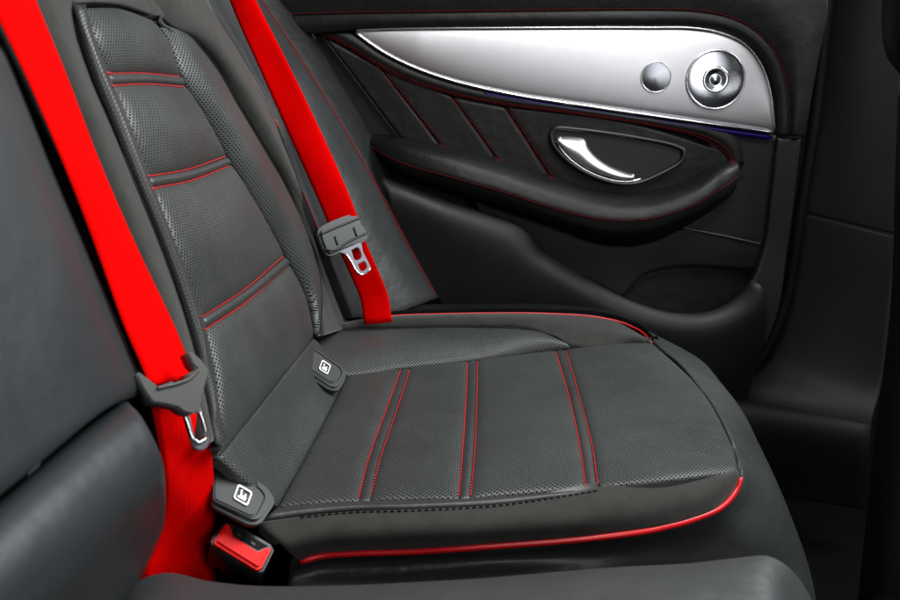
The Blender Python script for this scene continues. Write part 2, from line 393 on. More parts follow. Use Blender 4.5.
# leather under the inlay
SB = [(322, 34), (345, 45), (372, 62), (405, 79), (452, 94), (505, 104.5), (560, 111.5), (620, 120), (670, 129), (705, 139), (724, 151), (734, 167)]
AB2 = [(345, 31), (358, 38), (380, 53), (415, 70), (458, 84.5), (518, 97.5), (560, 104), (620, 113), (675, 121), (716, 127), (738, 140), (743, 165)]
mm = lambda A, B, t: [(a[0]*(1-t)+b_[0]*t, a[1]*(1-t)+b_[1]*t) for a, b_ in zip(A, B)]
o = sheet('trim_roll', [L(d, AB2, .014), L(d, mm(AB2, SB, .5), .017), L(d, SB, .012)], M['door'], DR, puff=.003, r=.005, e='b', nu=70, nv=10, uv='xz'); dp.append(o)
# slanted leather panels between the seams
SEAM = [((290, 36), (368, 140)), ((324, 36), (404, 143)), ((380, 67), (444, 150)), ((452, 96), (500, 164)), ((505, 106), (553, 182))]
ARM = [(404, 143), (444, 151), (500, 165), (553, 183), (600, 197), (640, 197), (690, 186), (720, 170), (736, 168)]
for i in range(len(SEAM) - 1):
    (a, a2), (e_, e2) = SEAM[i], SEAM[i+1]
    lo_, hi_ = (.006, .006) if i else (-.012, -.006)
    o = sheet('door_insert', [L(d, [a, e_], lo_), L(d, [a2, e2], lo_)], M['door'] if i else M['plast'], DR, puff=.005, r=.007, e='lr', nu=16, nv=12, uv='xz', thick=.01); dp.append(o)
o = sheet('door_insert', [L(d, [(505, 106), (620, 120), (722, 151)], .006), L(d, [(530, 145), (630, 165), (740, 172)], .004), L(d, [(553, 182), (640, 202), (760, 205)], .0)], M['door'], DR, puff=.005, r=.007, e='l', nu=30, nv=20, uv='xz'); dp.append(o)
# right-hand door flank and lower card
o = sheet('side_card', [L(d, [(690, 122), (776, 135.5)], .006), L(d, [(712, 150), (773, 155)], .006), L(d, [(735, 175), (771, 178)], .006), L(d, [(680, 228), (763, 244)], .006)], M['plast'], DR, puff=.002, r=.004, e='rb', nu=16, nv=16, uv='xz'); dp.append(o)
o = sheet('edge_strip', [L(d, [(777, 137.5), (801, 138)], .02), L(d, [(770, 200), (793, 204)], .02), L(d, [(764, 245), (786, 255)], .022), L(d, [(752, 280), (778, 310)], .03), L(d, [(744, 292), (764, 348)], .034)], M['plast'], DR, puff=.004, r=.006, e='lrt', nu=10, nv=40, uv='xz'); dp.append(o)
PT = [(470, 195), (540, 222), (590, 236), (615, 238), (640, 235), (662, 231), (700, 230), (763, 243)]
PB = [(490, 234), (552, 264), (600, 286), (622, 297), (630, 288), (644, 275), (680, 267), (757, 270)]
o = sheet('pocket_lining', [L(d, PT, .002), L(d, mm(PT, PB, .5), .001), L(d, PB, -.002)], M['plast'], DR, puff=.004, r=.008, e='b', nu=70, nv=30, uv='xz', thick=.016); dp.append(o)
o = sheet('pocket_back', [L(d, [(600, 255), (700, 255), (762, 258)], -.022), L(d, [(600, 330), (700, 335), (752, 325)], -.022)], M['door'], DR, puff=.001, r=.004, e='', nu=20, nv=20, uv='xz'); dp.append(o)
# pocket opening: a recessed dark scoop with a soft rim
RIM = [(378, 177), (410, 187), (450, 201), (490, 214), (518, 224), (528, 233), (534, 246), (552, 259), (590, 281), (630, 301), (660, 311), (690, 314), (716, 309), (737, 296), (752, 280)]
LO1 = [(385, 190), (415, 202), (450, 218), (485, 232), (508, 242), (520, 252), (530, 262), (550, 273), (588, 294), (628, 314), (660, 323), (692, 327), (722, 322), (746, 310), (764, 290)]
LO2 = [(395, 240), (420, 255), (450, 270), (480, 290), (500, 300), (520, 310), (540, 318), (560, 325), (590, 335), (620, 345), (650, 355), (690, 365), (715, 365), (740, 352), (764, 335)]
LO3 = [(395, 330), (420, 340), (450, 350), (480, 360), (500, 370), (520, 380), (540, 390), (560, 400), (590, 410), (620, 415), (650, 418), (690, 420), (705, 415), (720, 405), (735, 395)]
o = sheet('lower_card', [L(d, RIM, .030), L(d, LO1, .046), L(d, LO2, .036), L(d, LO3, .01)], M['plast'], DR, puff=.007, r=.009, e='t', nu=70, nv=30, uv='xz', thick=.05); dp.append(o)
# armrest
tp = [.12, .75, 1, 1, 1, 1, 1, .98, .85, .45]
def AR(pts, o): return [d(p[0], p[1], .008 + (o - .008) * k) for p, k in zip(pts, tp)]
X = [364, 400, 450, 500, 550, 600, 645, 690, 722, 737]
a0 = list(zip(X, [139, 139.5, 149, 161, 178, 193, 194, 181, 164, 161]))
a1 = list(zip([365, 400, 450, 500, 550, 600, 645, 690, 722, 739], [141, 148, 160, 175, 192, 206, 208, 194, 174, 166]))
a2 = list(zip([368, 400, 450, 500, 550, 600, 645, 690, 722, 739], [146, 163, 178, 192, 208, 220, 220.5, 207.5, 189, 176]))
a3 = list(zip([372, 402, 452, 502, 552, 602, 645, 688, 719, 736], [150, 169, 185, 200, 217, 231, 231, 217, 200, 187]))
a4 = list(zip([376, 404, 454, 504, 554, 604, 645, 684, 713, 730], [154, 175, 192, 210, 227, 244, 244, 227, 209, 196]))
o = sheet('armrest', [AR(a0, .010), AR(mm(a0, a1, .4), .045), AR(a1, .065), AR(a2, .075)], M['door'], DR, puff=.004, r=.008, e='lrb', nu=70, nv=24, uv='xz', thick=.003); o['label'] = 'soft padded leather armrest top'; dp.append(o)
o = sheet('armrest_underside', [AR(a2, .073), AR(a3, .066), AR(a4, .02)], M['door'], DR, puff=.001, r=.004, e='lrt', nu=70, nv=20, uv='xz', thick=.002); dp.append(o)
bpy.context.view_layer.update()
def world(o_):   # bake parent-inverse offsets: meshes are authored in world space
    return o_
hd = caster(dp)
DT = M['doorthread']
def dst(pts, n=120): stitch('stitching', hd, pts, DT, DR, pitch=.0050, ln=.0034, r=.0007, n=n)
dst([(p[0], p[1] - 1.6) for p in ST], 300); dst([(p[0], p[1] + 1.8) for p in ST], 300)
dst(SB, 260); dst(mm(AB2, SB, .82), 260)
dst([(p[0], p[1] - 1.2) for p in a2], 300)
for (a, e_) in SEAM[2:]:
    dst([(a[0]-1.2, a[1]+2), (e_[0]-1.2, e_[1]-2)], 80); dst([(a[0]+2.4, a[1]+2), (e_[0]+2.4, e_[1]-2)], 80)
tube('card_seam', L(d, [(676, 227), (720, 235), (761, 244)], .0095), .0014, M['greyplast'], DR)
# speakers
def disc(name, ctr, rad, prof, m, parent, seg=64):
    """turned dish facing the cabin; prof = (radius fraction, height towards the cabin)"""
    V = []; F = []
    for rr, hh in prof:
        for s in range(seg):
            an = 2*math.pi*s/seg; V.append((ctr.x + math.cos(an)*rad*rr, ctr.y - hh, ctr.z + math.sin(an)*rad*rr))
    n = len(prof)
    for i in range(n - 1):
        for s in range(seg): F.append((i*seg+s, i*seg+(s+1) % seg, (i+1)*seg+(s+1) % seg, (i+1)*seg+s))
    if prof[-1][0] < .2: F.append(tuple((n-1)*seg+s for s in range(seg)))
    me = bpy.data.meshes.new(name); me.from_pydata(V, [], F); me.update()
    bm = bmesh.new(); bm.from_mesh(me); bmesh.ops.recalc_face_normals(bm, faces=bm.faces); bm.to_mesh(me); bm.free()
    if sum(p.normal.y * p.area for p in me.polygons) > 0: me.flip_normals()
    return link(name, me, m, parent)
c1 = d(715.5, 79.5, .0285); r1 = (d(744.5, 79.5, .0285) - c1).length
g = disc('speaker', c1, r1, [(1.03, -.02), (1.03, .0015), (1.0, .003), (.96, .002), (.95, -.001), (.93, -.0015)], M['satin'], DR)
g['label'] = 'large round silver speaker near the door edge'
disc('speaker_cone', c1, r1, [(.94, .0004), (.8, .0010), (.6, .0013), (.44, .0015)], M['spk'], g)
disc('speaker_centre', c1, r1, [(.46, .001), (.45, .0022), (.40, .0026), (.32, .0020), (.26, .0002), (.2, -.001), (.16, -.0004), (.10, .0010), (.03, .0014)], M['spk2'], g)
c2 = d(656, 77, .0285); r2 = (d(671, 77, .0285) - c2).length
g = disc('speaker', c2, r2, [(1.02, -.02), (1.02, .001), (.98, .0015), (.95, .0005)], M['satin'], DR); g['label'] = 'small round silver tweeter beside the large speaker'
disc('speaker_cone', c2, r2, [(.96, .0), (.8, .0003), (.5, .0008), (.2, .0010), (.03, .0011)], M['twt'], g)
# door handle
BZ = [(551, 134), (555, 128.5), (575, 129), (640, 138), (676, 146), (684, 151), (682, 160), (660, 174), (636, 183), (614, 182.5), (585, 172), (564, 157), (553, 143)]
hdn = disc  # noqa
bz = smoothloop(L(d, BZ, .018), 90)
ctr = sum(bz, Vector()) / len(bz)
hz = bpy.data.objects
cup = prism('handle_cup', [ctr + (p - ctr) * .97 for p in bz], (0, -1, 0), .02, M['plast'], DR, bev=.0005)
for v in cup.data.vertices: v.co.y += .006
tube('handle_bezel', bz, .0034, M['bez'], DR, n=160, closed=True)
in_ = [ctr + (p - ctr) * .90 + Vector((-.001, 0, -.001)) for p in bz]
tube('handle_bezel', [p + Vector((0, .0005, 0)) for p in in_[56:90]], .0016, M['chrome'], DR, n=80)
LVu = [(557, 138), (566, 137), (576, 137.5), (584, 139), (587, 147), (594, 156), (606, 165), (620, 171.5), (634, 176.5)]
LVl = [(558, 140), (563, 149), (570, 156), (578, 162), (588, 168), (598, 172.5), (609, 176), (621, 178.5), (634, 178)]
sheet('door_handle', [L(d, LVu, .014), L(d, mm(LVu, LVl, .3), .024), L(d, mm(LVu, LVl, .7), .027), L(d, LVl, .02)], M['alum2'], DR, puff=.002, r=.003, nu=30, nv=16, uv='xz', thick=.006)

# ================================================================== PILLAR, SILL, FRONT SEAT
PL = thing('pillar_trim', (.75, 1.58, 0), 'tall black plastic door pillar trim right of the door edge', 'pillar trim')
sheet('upper_cover', [L(y, [(838, -70, 1.62), (870, -70, 1.55), (915, -70, 1.50)]), L(y, [(822, 60, 1.62), (855, 60, 1.55), (905, 60, 1.50)]), L(y, [(803, 212, 1.60), (850, 223, 1.54), (900, 235, 1.49)])], M['pillar'], PL, puff=.003, r=.005, e='b', nu=20, nv=20, uv='xz')
sheet('lower_cover', [L(y, [(803, 213.5, 1.60), (850, 225, 1.54), (899, 237, 1.49)]), L(y, [(792, 290, 1.60), (840, 300, 1.54), (889, 310, 1.49)]), L(y, [(765, 360, 1.59), (815, 375, 1.53), (880, 390, 1.48)]), L(y, [(735, 392, 1.56), (800, 408, 1.50), (872, 420, 1.46)]), L(y, [(735, 440, 1.56), (800, 470, 1.50), (866, 480, 1.46)])], M['pillar'], PL, puff=.003, r=.005, e='tr', nu=20, nv=30, uv='xz')
tube('door_seal', L(y, [(836, -70, 1.56), (826, 20, 1.56), (815, 120, 1.56), (800, 215, 1.56), (786, 300, 1.56), (765, 350, 1.55), (735, 388, 1.54)]), .010, M['black'], PL)
SL = thing('sill_trim', (.5, 1.5, .1), 'low black sill trim at the foot of the door opening', 'sill trim')
sheet('sill_cover', [L(y, [(640, 392, 1.58), (735, 399, 1.56), (872, 418, 1.52)]), L(y, [(640, 402, 1.51), (735, 409, 1.49), (870, 430, 1.45)]), L(y, [(640, 480, 1.505), (735, 490, 1.485), (868, 510, 1.445)])], M['black'], SL, puff=.002, r=.008, e='tb', nu=20, nv=20, uv='xz')
FS = thing('car_seat', (.85, 1.15, .3), 'edge of the black front seat backrest at the right border', 'car seat')
sheet('backrest', [L(y, [(900, 92, 1.12), (897, 180, 1.12), (893, 300, 1.12), (875, 450, 1.12), (858, 610, 1.12)]), L(y, [(915, 92, 1.06), (915, 180, 1.05), (910, 300, 1.05), (900, 450, 1.05), (885, 610, 1.05)]), L(y, [(985, 92, 1.04), (985, 180, 1.04), (985, 300, 1.04), (985, 450, 1.04), (985, 610, 1.04)])], M['black'], FS, puff=.004, r=.01, e='lt', thick=.1)
sheet('headrest', [L(y, [(890, -70, 1.12), (886, 0, 1.12), (885, 30, 1.12), (890, 55, 1.12), (903, 72, 1.12)]), L(y, [(910, -70, 1.05), (908, 0, 1.05), (908, 30, 1.05), (912, 50, 1.05), (920, 62, 1.05)]), L(y, [(985, -70, 1.04), (985, 0, 1.04), (985, 30, 1.04), (985, 50, 1.04), (985, 66, 1.04)])], M['black'], FS, puff=.004, r=.01, e='lb', thick=.1)

# ================================================================== BACKREST
SEAT = thing('car_seat', (.0, .98, .14), 'perforated dark grey leather rear seat with red stitched bands, suede borders and bold red piping', 'car seat')
BK = SEAT
Ledge = [(82, 8), (102, 60), (132, 126), (148, 181), (181, 264), (203, 320), (222, 380), (232, 425)]
P_ = M['perf']; bk = []
def quad(nm, top, bot, m, par, f=b, o1=0, o2=0, oc=None, **k):
    rows = [L(f, top, o1)]
    if oc is not None: rows.append([ (p) for p in L(f, mm(spl2(top, 5), spl2(bot, 5), .5), oc)])
    rows.append(L(f, bot, o2)); return sheet(nm, rows, m, par, **k)
def spl2(pts, n): return [(p[0], p[1]) for p in spl([(q[0], q[1], 0) for q in pts], n=n)]
# vertical run of the centre: left and right edges with the seam bands between
LE = lambda t: None
segs = [([(83, 8), (118, 9), (153, 21)], [(105, 74), (143, 73.5), (180, 77)]),
        ([(150-45, 74), (143, 73.5), (180, 77)], [(110, 85), (147, 83.5), (184.5, 86)]),
        ([(110, 85), (147, 83.5), (184.5, 86)], [(146, 177), (187, 170), (226, 157)]),
        ([(146, 177), (187, 170), (226, 157)], [(150, 188), (191, 180), (231, 165)]),
        ([(150, 188), (191, 180), (231, 165)], [(200, 318), (243, 291), (284, 257)]),
        ([(200, 318), (243, 291), (284, 257)], [(204, 329), (247, 301), (289, 265)]),
        ([(204, 329), (247, 301), (289, 265)], [(218, 458), (268, 395), (313, 337)])]
mids = {0: [(92, 38), (130, 38), (168, 46)], 2: [(129, 130), (167, 124), (205, 119)], 4: [(174, 250), (216, 232), (257, 208)], 6: [(216, 385), (258, 348), (304, 298)]}
for i, (t, q) in enumerate(segs):
    if i in mids:
        o = sheet('centre_pad', [L(b, t), L(b, mids[i], .004), L(b, q)], P_, BK, puff=.0042, r=.017, crown=.004, uv='arc', nu=34, nv=34)
    else:
        o = sheet('seam_band', [L(b, t), L(b, q)], M['leather'], BK, puff=.004, r=.007, uv='zy', nu=34, nv=6)
    bk.append(o)
# perforated strip on the near side
L0 = [(73, 4), (79, 38), (93, 80), (110, 121), (132, 176), (165, 258), (186, 318), (203, 380), (216, 440)]
L1 = [(83, 7), (93, 40), (106, 75), (125, 118), (148, 181), (181, 264), (201, 320), (212, 380), (219, 452)]
o = sheet('bolster_strip', [L(b, L0, .004), L(b, mm(L0, L1, .5), .014), L(b, L1, 0)], M['finep'], BK, puff=.003, r=.006, e='tblr', uv='arc', nu=70, nv=10); bk.append(o)
# outer perforated wedge
R1 = [(154, 21), (168, 46), (182, 80), (205, 119), (228, 160), (257, 208), (286, 260), (304, 298), (314, 337)]
R2 = [(158, 21), (190, 38), (215, 68), (238, 107), (262, 147), (285, 187), (308, 236), (320, 285), (319, 334)]
o = sheet('side_pad', [L(b, R1), [b(p[0], p[1], o_) for p, o_ in zip(mm(R1, R2, .5), (.0, .005, .009, .012, .013, .013, .013, .011, .006))], L(b, R2, .006)], M['widep'], BK, puff=.004, r=.010, uv='zy', nu=70, nv=18); bk.append(o)
# suede borders
R3 = [(200, -40), (205, 0), (222, 28), (243, 62), (262, 95), (280, 127), (300, 180, -.002), (325, 250, -.02), (366, 322, -.035)]
R2b = [(120, -40), (160, 17), (191, 37), (216, 67), (240, 107), (264, 147), (287, 187), (311, 240), (322, 336)]
o = sheet('suede_border', [L(b, R2b, .003), L(b, mm(R2b, R3, .5)[:6], .016) + L(b, mm(R2b, R3, .5)[6:7], .012) + L(b, mm(R2b, R3, .5)[7:], .0), L(b, R3, .010)], M['suede'], BK, puff=.002, r=.005, uv='zy', nu=70, nv=16, wrinkle=.0008); bk.append(o)
TB = [(70, 3), (95, 2), (120, 4), (150, 14), (172, 22), (195, 36)]
o = sheet('suede_border', [L(b, [(0, -45), (40, -45), (80, -45), (120, -45), (150, -45), (175, -45)], .0), L(b, TB, .004)], M['suede'], BK, puff=.004, r=.006, e='b', uv='zy', nu=40, nv=14); bk.append(o)
L0b = [(55, -45), (72, 3), (78, 38), (92, 80), (109, 121), (131, 176), (164, 258), (185, 318), (202, 380), (215, 440)]
LA = [(-10, -45), (14, 3), (30, 38), (50, 80), (68, 121), (90, 176), (126, 258), (152, 318), (175, 380), (195, 450)]
o = sheet('suede_border', [L(b, L0b, .004), L(b, mm(L0b, LA, .5), .012), L(b, LA, .002)], M['suede'], BK, puff=.002, r=.005, uv='zy', nu=70, nv=16, wrinkle=.0008); bk.append(o)
LB = [(-80, -45), (-50, 3), (-25, 38), (0, 80), (20, 121), (50, 176), (92, 258), (122, 318), (150, 390), (175, 470)]
o = sheet('side_face', [L(b, LA, .0), L(b, mm(LA, LB, .6), -.012), L(b, LB, -.04)], M['leather'], BK, puff=.0, r=.006, uv='zy', nu=50, nv=10); bk.append(o)
hb = caster(bk)
for i in (1, 3, 5):
    for k, s in ((0, -1.0), (1, 1.2)):
        pts = segs[i][k]; pts = [(pts[0][0]+1, pts[0][1]+s), (pts[1][0], pts[1][1]+s), (pts[2][0]-1, pts[2][1]+s)]
        stitch('stitching', hb, pts, M['thread'], BK, pitch=.0056, ln=.0036, r=.0008, lift=.0008)
def pipe(hit, pts, r, m, par, nm='piping', lift=0, n=100, smooth=5):
    hs = on(hit, pts, lift, n); Q = np.array([tuple(h[0]) for h in hs])
    for _ in range(smooth): Q[1:-1] = (Q[:-2] + 2*Q[1:-1] + Q[2:]) / 4
    return tube(nm, [Vector(q) for q in Q], r, m, par, sample=False)
pipe(hb, [(178, 29), (191, 37.5), (216, 67.5), (239, 107), (263, 147), (286, 187), (309, 238), (321, 286), (320, 330)], .0015, M['black'], BK)
pipe(hb, [(72, 4), (95, 2.5), (120, 5), (148, 14)], .0015, M['black'], BK)
pipe(hb, [(72.5, 4), (78.5, 38), (92.5, 80), (109.5, 121), (131.5, 176), (164.5, 258), (185, 318), (202, 378)], .0014, M['black'], BK)

# ================================================================== FIXED SIDE BOLSTER
SBo = thing('side_bolster', (-.1, 1.4, .42), 'smooth grey leather side bolster with thin red piping between backrest and door', 'side bolster')
e1 = [(178, -70, 1.20), (204, 0, 1.20), (240, 60, 1.20), (278, 127, 1.21), (300, 190, 1.22), (325, 250, 1.24), (352, 318, 1.26)]
e2 = [(196, -70, 1.28), (225, 0, 1.28), (262, 60, 1.28), (296, 127, 1.29), (320, 190, 1.30), (347, 250, 1.31), (385, 318, 1.32)]
e3 = [(222, -70, 1.44), (262, 0, 1.44), (302, 60, 1.44), (343, 127, 1.44), (379, 190, 1.44), (411, 250, 1.44), (438, 298, 1.44)]
e25 = [(p[0]*.5+q[0]*.5, p[1]*.5+q[1]*.5, p[2]*.5+q[2]*.5-.015) for p, q in zip(e2, e3)]
sb = [sheet('bolster_pad', [L(y, e1), L(y, e2), L(y, e25), L(y, e3)], M['side'], SBo, puff=.004, r=.01, uv='zy', nu=60, nv=26, thick=.05)]
e4 = [(250, -70, 1.49), (292, 0, 1.49), (330, 60, 1.49), (368, 127, 1.49), (400, 190, 1.49), (428, 250, 1.49), (448, 303, 1.49)]
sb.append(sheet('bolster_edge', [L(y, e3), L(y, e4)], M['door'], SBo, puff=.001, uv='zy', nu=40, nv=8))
hs_ = caster(sb)
pipe(hs_, [(p[0]-.5, p[1]) for p in e3[1:]] + [(443, 303)], .0013, M['doorthread'], SBo, lift=.0006)
pipe(hs_, [(204.5, 2), (222, 30), (240, 61), (260, 94), (279, 128)], .0010, M['thread'], SBo, lift=.0006)
pipe(hs_, [(p[0]+2, p[1]+1) for p in e1[4:6]] + [(330, 258)], .0010, M['doorthread'], SBo, lift=.0006)

# ================================================================== SEAT CUSHION
CU = SEAT
cu = []
# main centre pads from rear to front
NE = [(278, 508, 0), (359, 502, 0), (370, 501.5, 0), (459, 500, 0), (470, 499.5, 0), (586, 489.5, 0), (597, 488.5, 0), (739, 474, -.008)]
FE = [(347, 377, .0), (401, 370.5, .0), (409, 369.5, .0), (468, 362.5, .0), (477, 361.5, .0), (556, 351.5, .0), (565, 350.5, .0), (651, 343, .004)]
MD1 = [(303, 462, 0), (369, 458, .002), (380, 457.5, .002), (463, 452, .004), (474, 451.5, .004), (579, 440, .004), (590, 439, .004), (728, 432, -.006)]
MD2 = [(327, 417, 0), (386, 411, .002), (396, 410, .002), (466, 405, .004), (476, 404, .004), (568, 392, .004), (577, 391, .004), (698, 387, -.002)]
for i in range(7):
    if i % 2 == 0:
        if i == 6:
            ex = lambda r0, ry: [r0[6], (r0[6][0]*.55+r0[7][0]*.45, r0[6][1]*.55+r0[7][1]*.45 - ry, .003), r0[7]]
            rows = [L(c, ex(NE, -.5)), L(c, ex(MD1, .5)), L(c, ex(MD2, 1)), L(c, ex(FE, 1))]
        else:
            rows = [L(c, [r_[i], r_[i+1]]) for r_ in (NE, MD1, MD2, FE)]
        o = sheet('centre_pad', rows, P_, CU, puff=.004, r=.013, crown=.003, uv='arc', nu=36, nv=44)
    else:
        rows = [L(c, [r_[i], r_[i+1]]) for r_ in (NE, MD1, MD2, FE)]
        o = sheet('seam_band', rows, M['leather'], CU, puff=.0025, r=.006, uv='xy', nu=6, nv=44)
    cu.append(o)
# sloping rear panel up to the backrest
o = sheet('rear_pad', [[c(277, 508, .0), c(303, 462, .0), c(327, 417, .0), c(346, 378, .0)],
                       [c(258, 494, .022), c(280, 447, .022), c(304, 400, .022), c(334, 362, .022)],
                       [b(217, 458, -.002), b(243, 425, -.002), b(275, 385, -.002), b(313, 338, -.002)]], P_, CU, puff=.003, r=.010, e='tlr', uv='arc', nu=40, nv=24); cu.append(o)
# far bolster, suede and outer leather
F_ = [(312, 350, .03), (345, 377, .0), (401, 370, .0), (477, 361, .0), (540, 353, .0), (573, 349, .002)]
Gd = [(314, 337, .03), (346, 331, .026), (400, 329, .022), (470, 328, .022), (530, 330.5, .022), (574, 347, .006)]
Fm = [(312, 344, .03), (345, 352, .022), (400, 348, .020), (473, 343, .018), (536, 340, .017), (573, 348, .004)]
o = sheet('side_pad', [L(c, F_), L(c, Fm), L(c, Gd)], P_, CU, puff=.004, r=.010, e='tb', uv='arc', nu=60, nv=20); cu.append(o)
Gd2 = [(314, 336, .03), (346, 330, .026), (400, 328, .022), (470, 327, .022), (528, 329, .022), (576, 347, .006), (649, 343, .004)]
Q_ = [(330, 328, .034), (365, 319.5, .032), (400, 316, .030), (470, 314, .030), (540, 314, .030), (605, 318.5, .024), (651, 342, .005)]
o = sheet('suede_border', [L(c, Gd2), L(c, mm3 := [((p[0]+q[0])/2, (p[1]+q[1])/2, (p[2]+q[2])/2+.004) for p, q in zip(Gd2, Q_)]), L(c, Q_)], M['suede'], CU, puff=.003, r=.006, e='tb', uv='xy', nu=60, nv=14); cu.append(o)
Q2 = [(365, 319, .031), (400, 315.5, .029), (470, 313.5, .029), (540, 313.5, .029), (605, 317.5, .023), (634, 327, .012), (652, 342, .003)]
O1 = [(380, 309, .032), (410, 305, .031), (480, 303.5, .030), (548, 304, .030), (610, 311, .022), (638, 323, .010), (654, 340, .002)]
O2 = [c(p[0], p[1], p[2]) + Vector((0, .02, -.03)) for p in O1]; O3 = [p + Vector((0, .01, -.2)) for p in O2]
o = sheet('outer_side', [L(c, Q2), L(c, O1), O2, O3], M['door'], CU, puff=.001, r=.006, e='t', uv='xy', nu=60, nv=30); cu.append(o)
# near border: leather roll, suede, piping, side face
N2 = [(258, 524, -.004), (300, 518, -.004), (345, 513.5, -.004), (420, 511, -.003), (500, 506, -.002), (560, 497.5, -.001), (602, 490.4, 0)]
N1 = [(276, 509, 0), (310, 505, 0), (359, 502, 0), (430, 500.5, 0), (500, 497.5, 0), (560, 493, 0), (601, 489.8, 0)]
o = sheet('leather_roll', [L(c, N1), L(c, [((p[0]+q[0])/2, (p[1]+q[1])/2, .002) for p, q in zip(N1, N2)]), L(c, N2)], M['leather'], CU, puff=.0015, r=.005, e='tblr', uv='xy', nu=60, nv=8); cu.append(o)
N3 = [(258, 525, -.004), (300, 519, -.004), (345, 514.5, -.004), (420, 512, -.003), (500, 507, -.002), (560, 499, -.001), (600, 489.5, 0), (660, 481.5, -.004), (710, 475.5, -.006), (739, 473, -.010)]
PP = [(300, 561, -.035), (318, 555, -.035), (350, 552.5, -.034), (420, 550, -.032), (500, 544.5, -.030), (560, 540, -.029), (600, 536, -.028), (650, 529.5, -.028), (683, 523, -.028), (710, 513.5, -.027), (728, 500.5, -.024), (737, 488, -.019), (740, 477, -.014)]
o = sheet('suede_border', [L(c, N3), L(c, [((p[0]+q[0])/2, (p[1]+q[1])/2, (p[2]+q[2])/2+.008) for p, q in zip(spl(N3, n=14), spl(PP, n=14))]), L(c, PP)], M['suede'], CU, puff=.003, r=.006, e='blr', uv='xy', nu=70, nv=18, wrinkle=.0007); cu.append(o)
# continuous lower skirt: near side then round the front
K0 = PP + [(740.5, 474, -.012), (733, 447, -.008), (718, 415, -.004), (700, 388, .0), (680, 364, .003), (652, 342, .003)]
K1 = [(292, 572, -.055), (318, 567, -.055), (350, 565, -.055), (420, 562, -.055), (500, 557, -.055), (560, 553, -.055), (604, 549, -.055), (658, 542, -.055), (696, 535, -.053), (726, 524, -.048), (745, 506, -.042), (754, 490, -.035), (757, 477, -.030), (749, 448, -.026), (735, 416, -.022), (716, 387, -.014), (692, 361, -.008), (652, 337, -.0)]
K2 = [(285, 600, -.075), (318, 597, -.075), (350, 595, -.075), (420, 592, -.075), (500, 588, -.075), (560, 584, -.078), (620, 578, -.082), (690, 566, -.085), (764, 553, -.09), (786, 520, -.075), (778, 492, -.058), (762, 455, -.05), (745, 420, -.045), (723, 388, -.03), (697, 361, -.02), (648, 335, -.015)]
k2 = L(c, K2); k3 = [p + Vector((-.004 + .045 * min(max((p.x - .18) / .08, 0), 1), .004, -.12)) for p in k2]; k4 = [p + Vector((-.03, .02, -.12)) for p in k3]
o = sheet('cushion_skirt', [L(c, K0), L(c, K1), k2, k3, k4], M['leather'], CU, puff=.002, r=.006, e='tl', uv='xy', nu=110, nv=40, wrinkle=.0007); cu.append(o)
hc = caster(cu)
def tr(pts, dx=0, dy=0): return [(p[0]+dx, p[1]+dy) for p in pts]
pipe(hc, tr(PP, .0, 0), .0029, M['piping'], CU, nm='red_piping', lift=.0012)
pipe(hc, [(740.5, 476), (738, 460), (733, 447), (718, 415), (700, 388), (680, 364), (666, 353)], .0020, M['leather'], CU, lift=.0008)
tube('red_piping', L(c, [(385, 317, .034), (400, 315.5, .033), (470, 313.5, .033), (540, 313.5, .033), (590, 316.5, .029), (620, 322, .022), (640, 331, .013), (652, 343, .007)]), .0015, M['piping'], CU)
pipe(hc, [(346, 331), (400, 328.6), (470, 327.6), (528, 330), (556, 337), (573, 348)], .0016, M['black'], CU)
for i in (1, 3, 5):
    for k, s in ((i, -.8), (i+1, .8)):
        pts = [(r_[k][0] + s, r_[k][1] - (4 if r_ is NE else 0)) for r_ in (NE, MD1, MD2, FE)]
        stitch('stitching', hc, pts, M['thread'], CU, pitch=.0058, ln=.0037, r=.0009, lift=.0006, n=120)
stitch('stitching', hc, [(p[0], p[1]) for p in N2[1:]], M['black'], CU, pitch=.006, ln=.004, r=.0009, lift=.0006, n=120)
# cushion body underneath
o = box('cushion_base', (-.18, .86, .14), (.12, 1.34, .33), M['door'], CU)

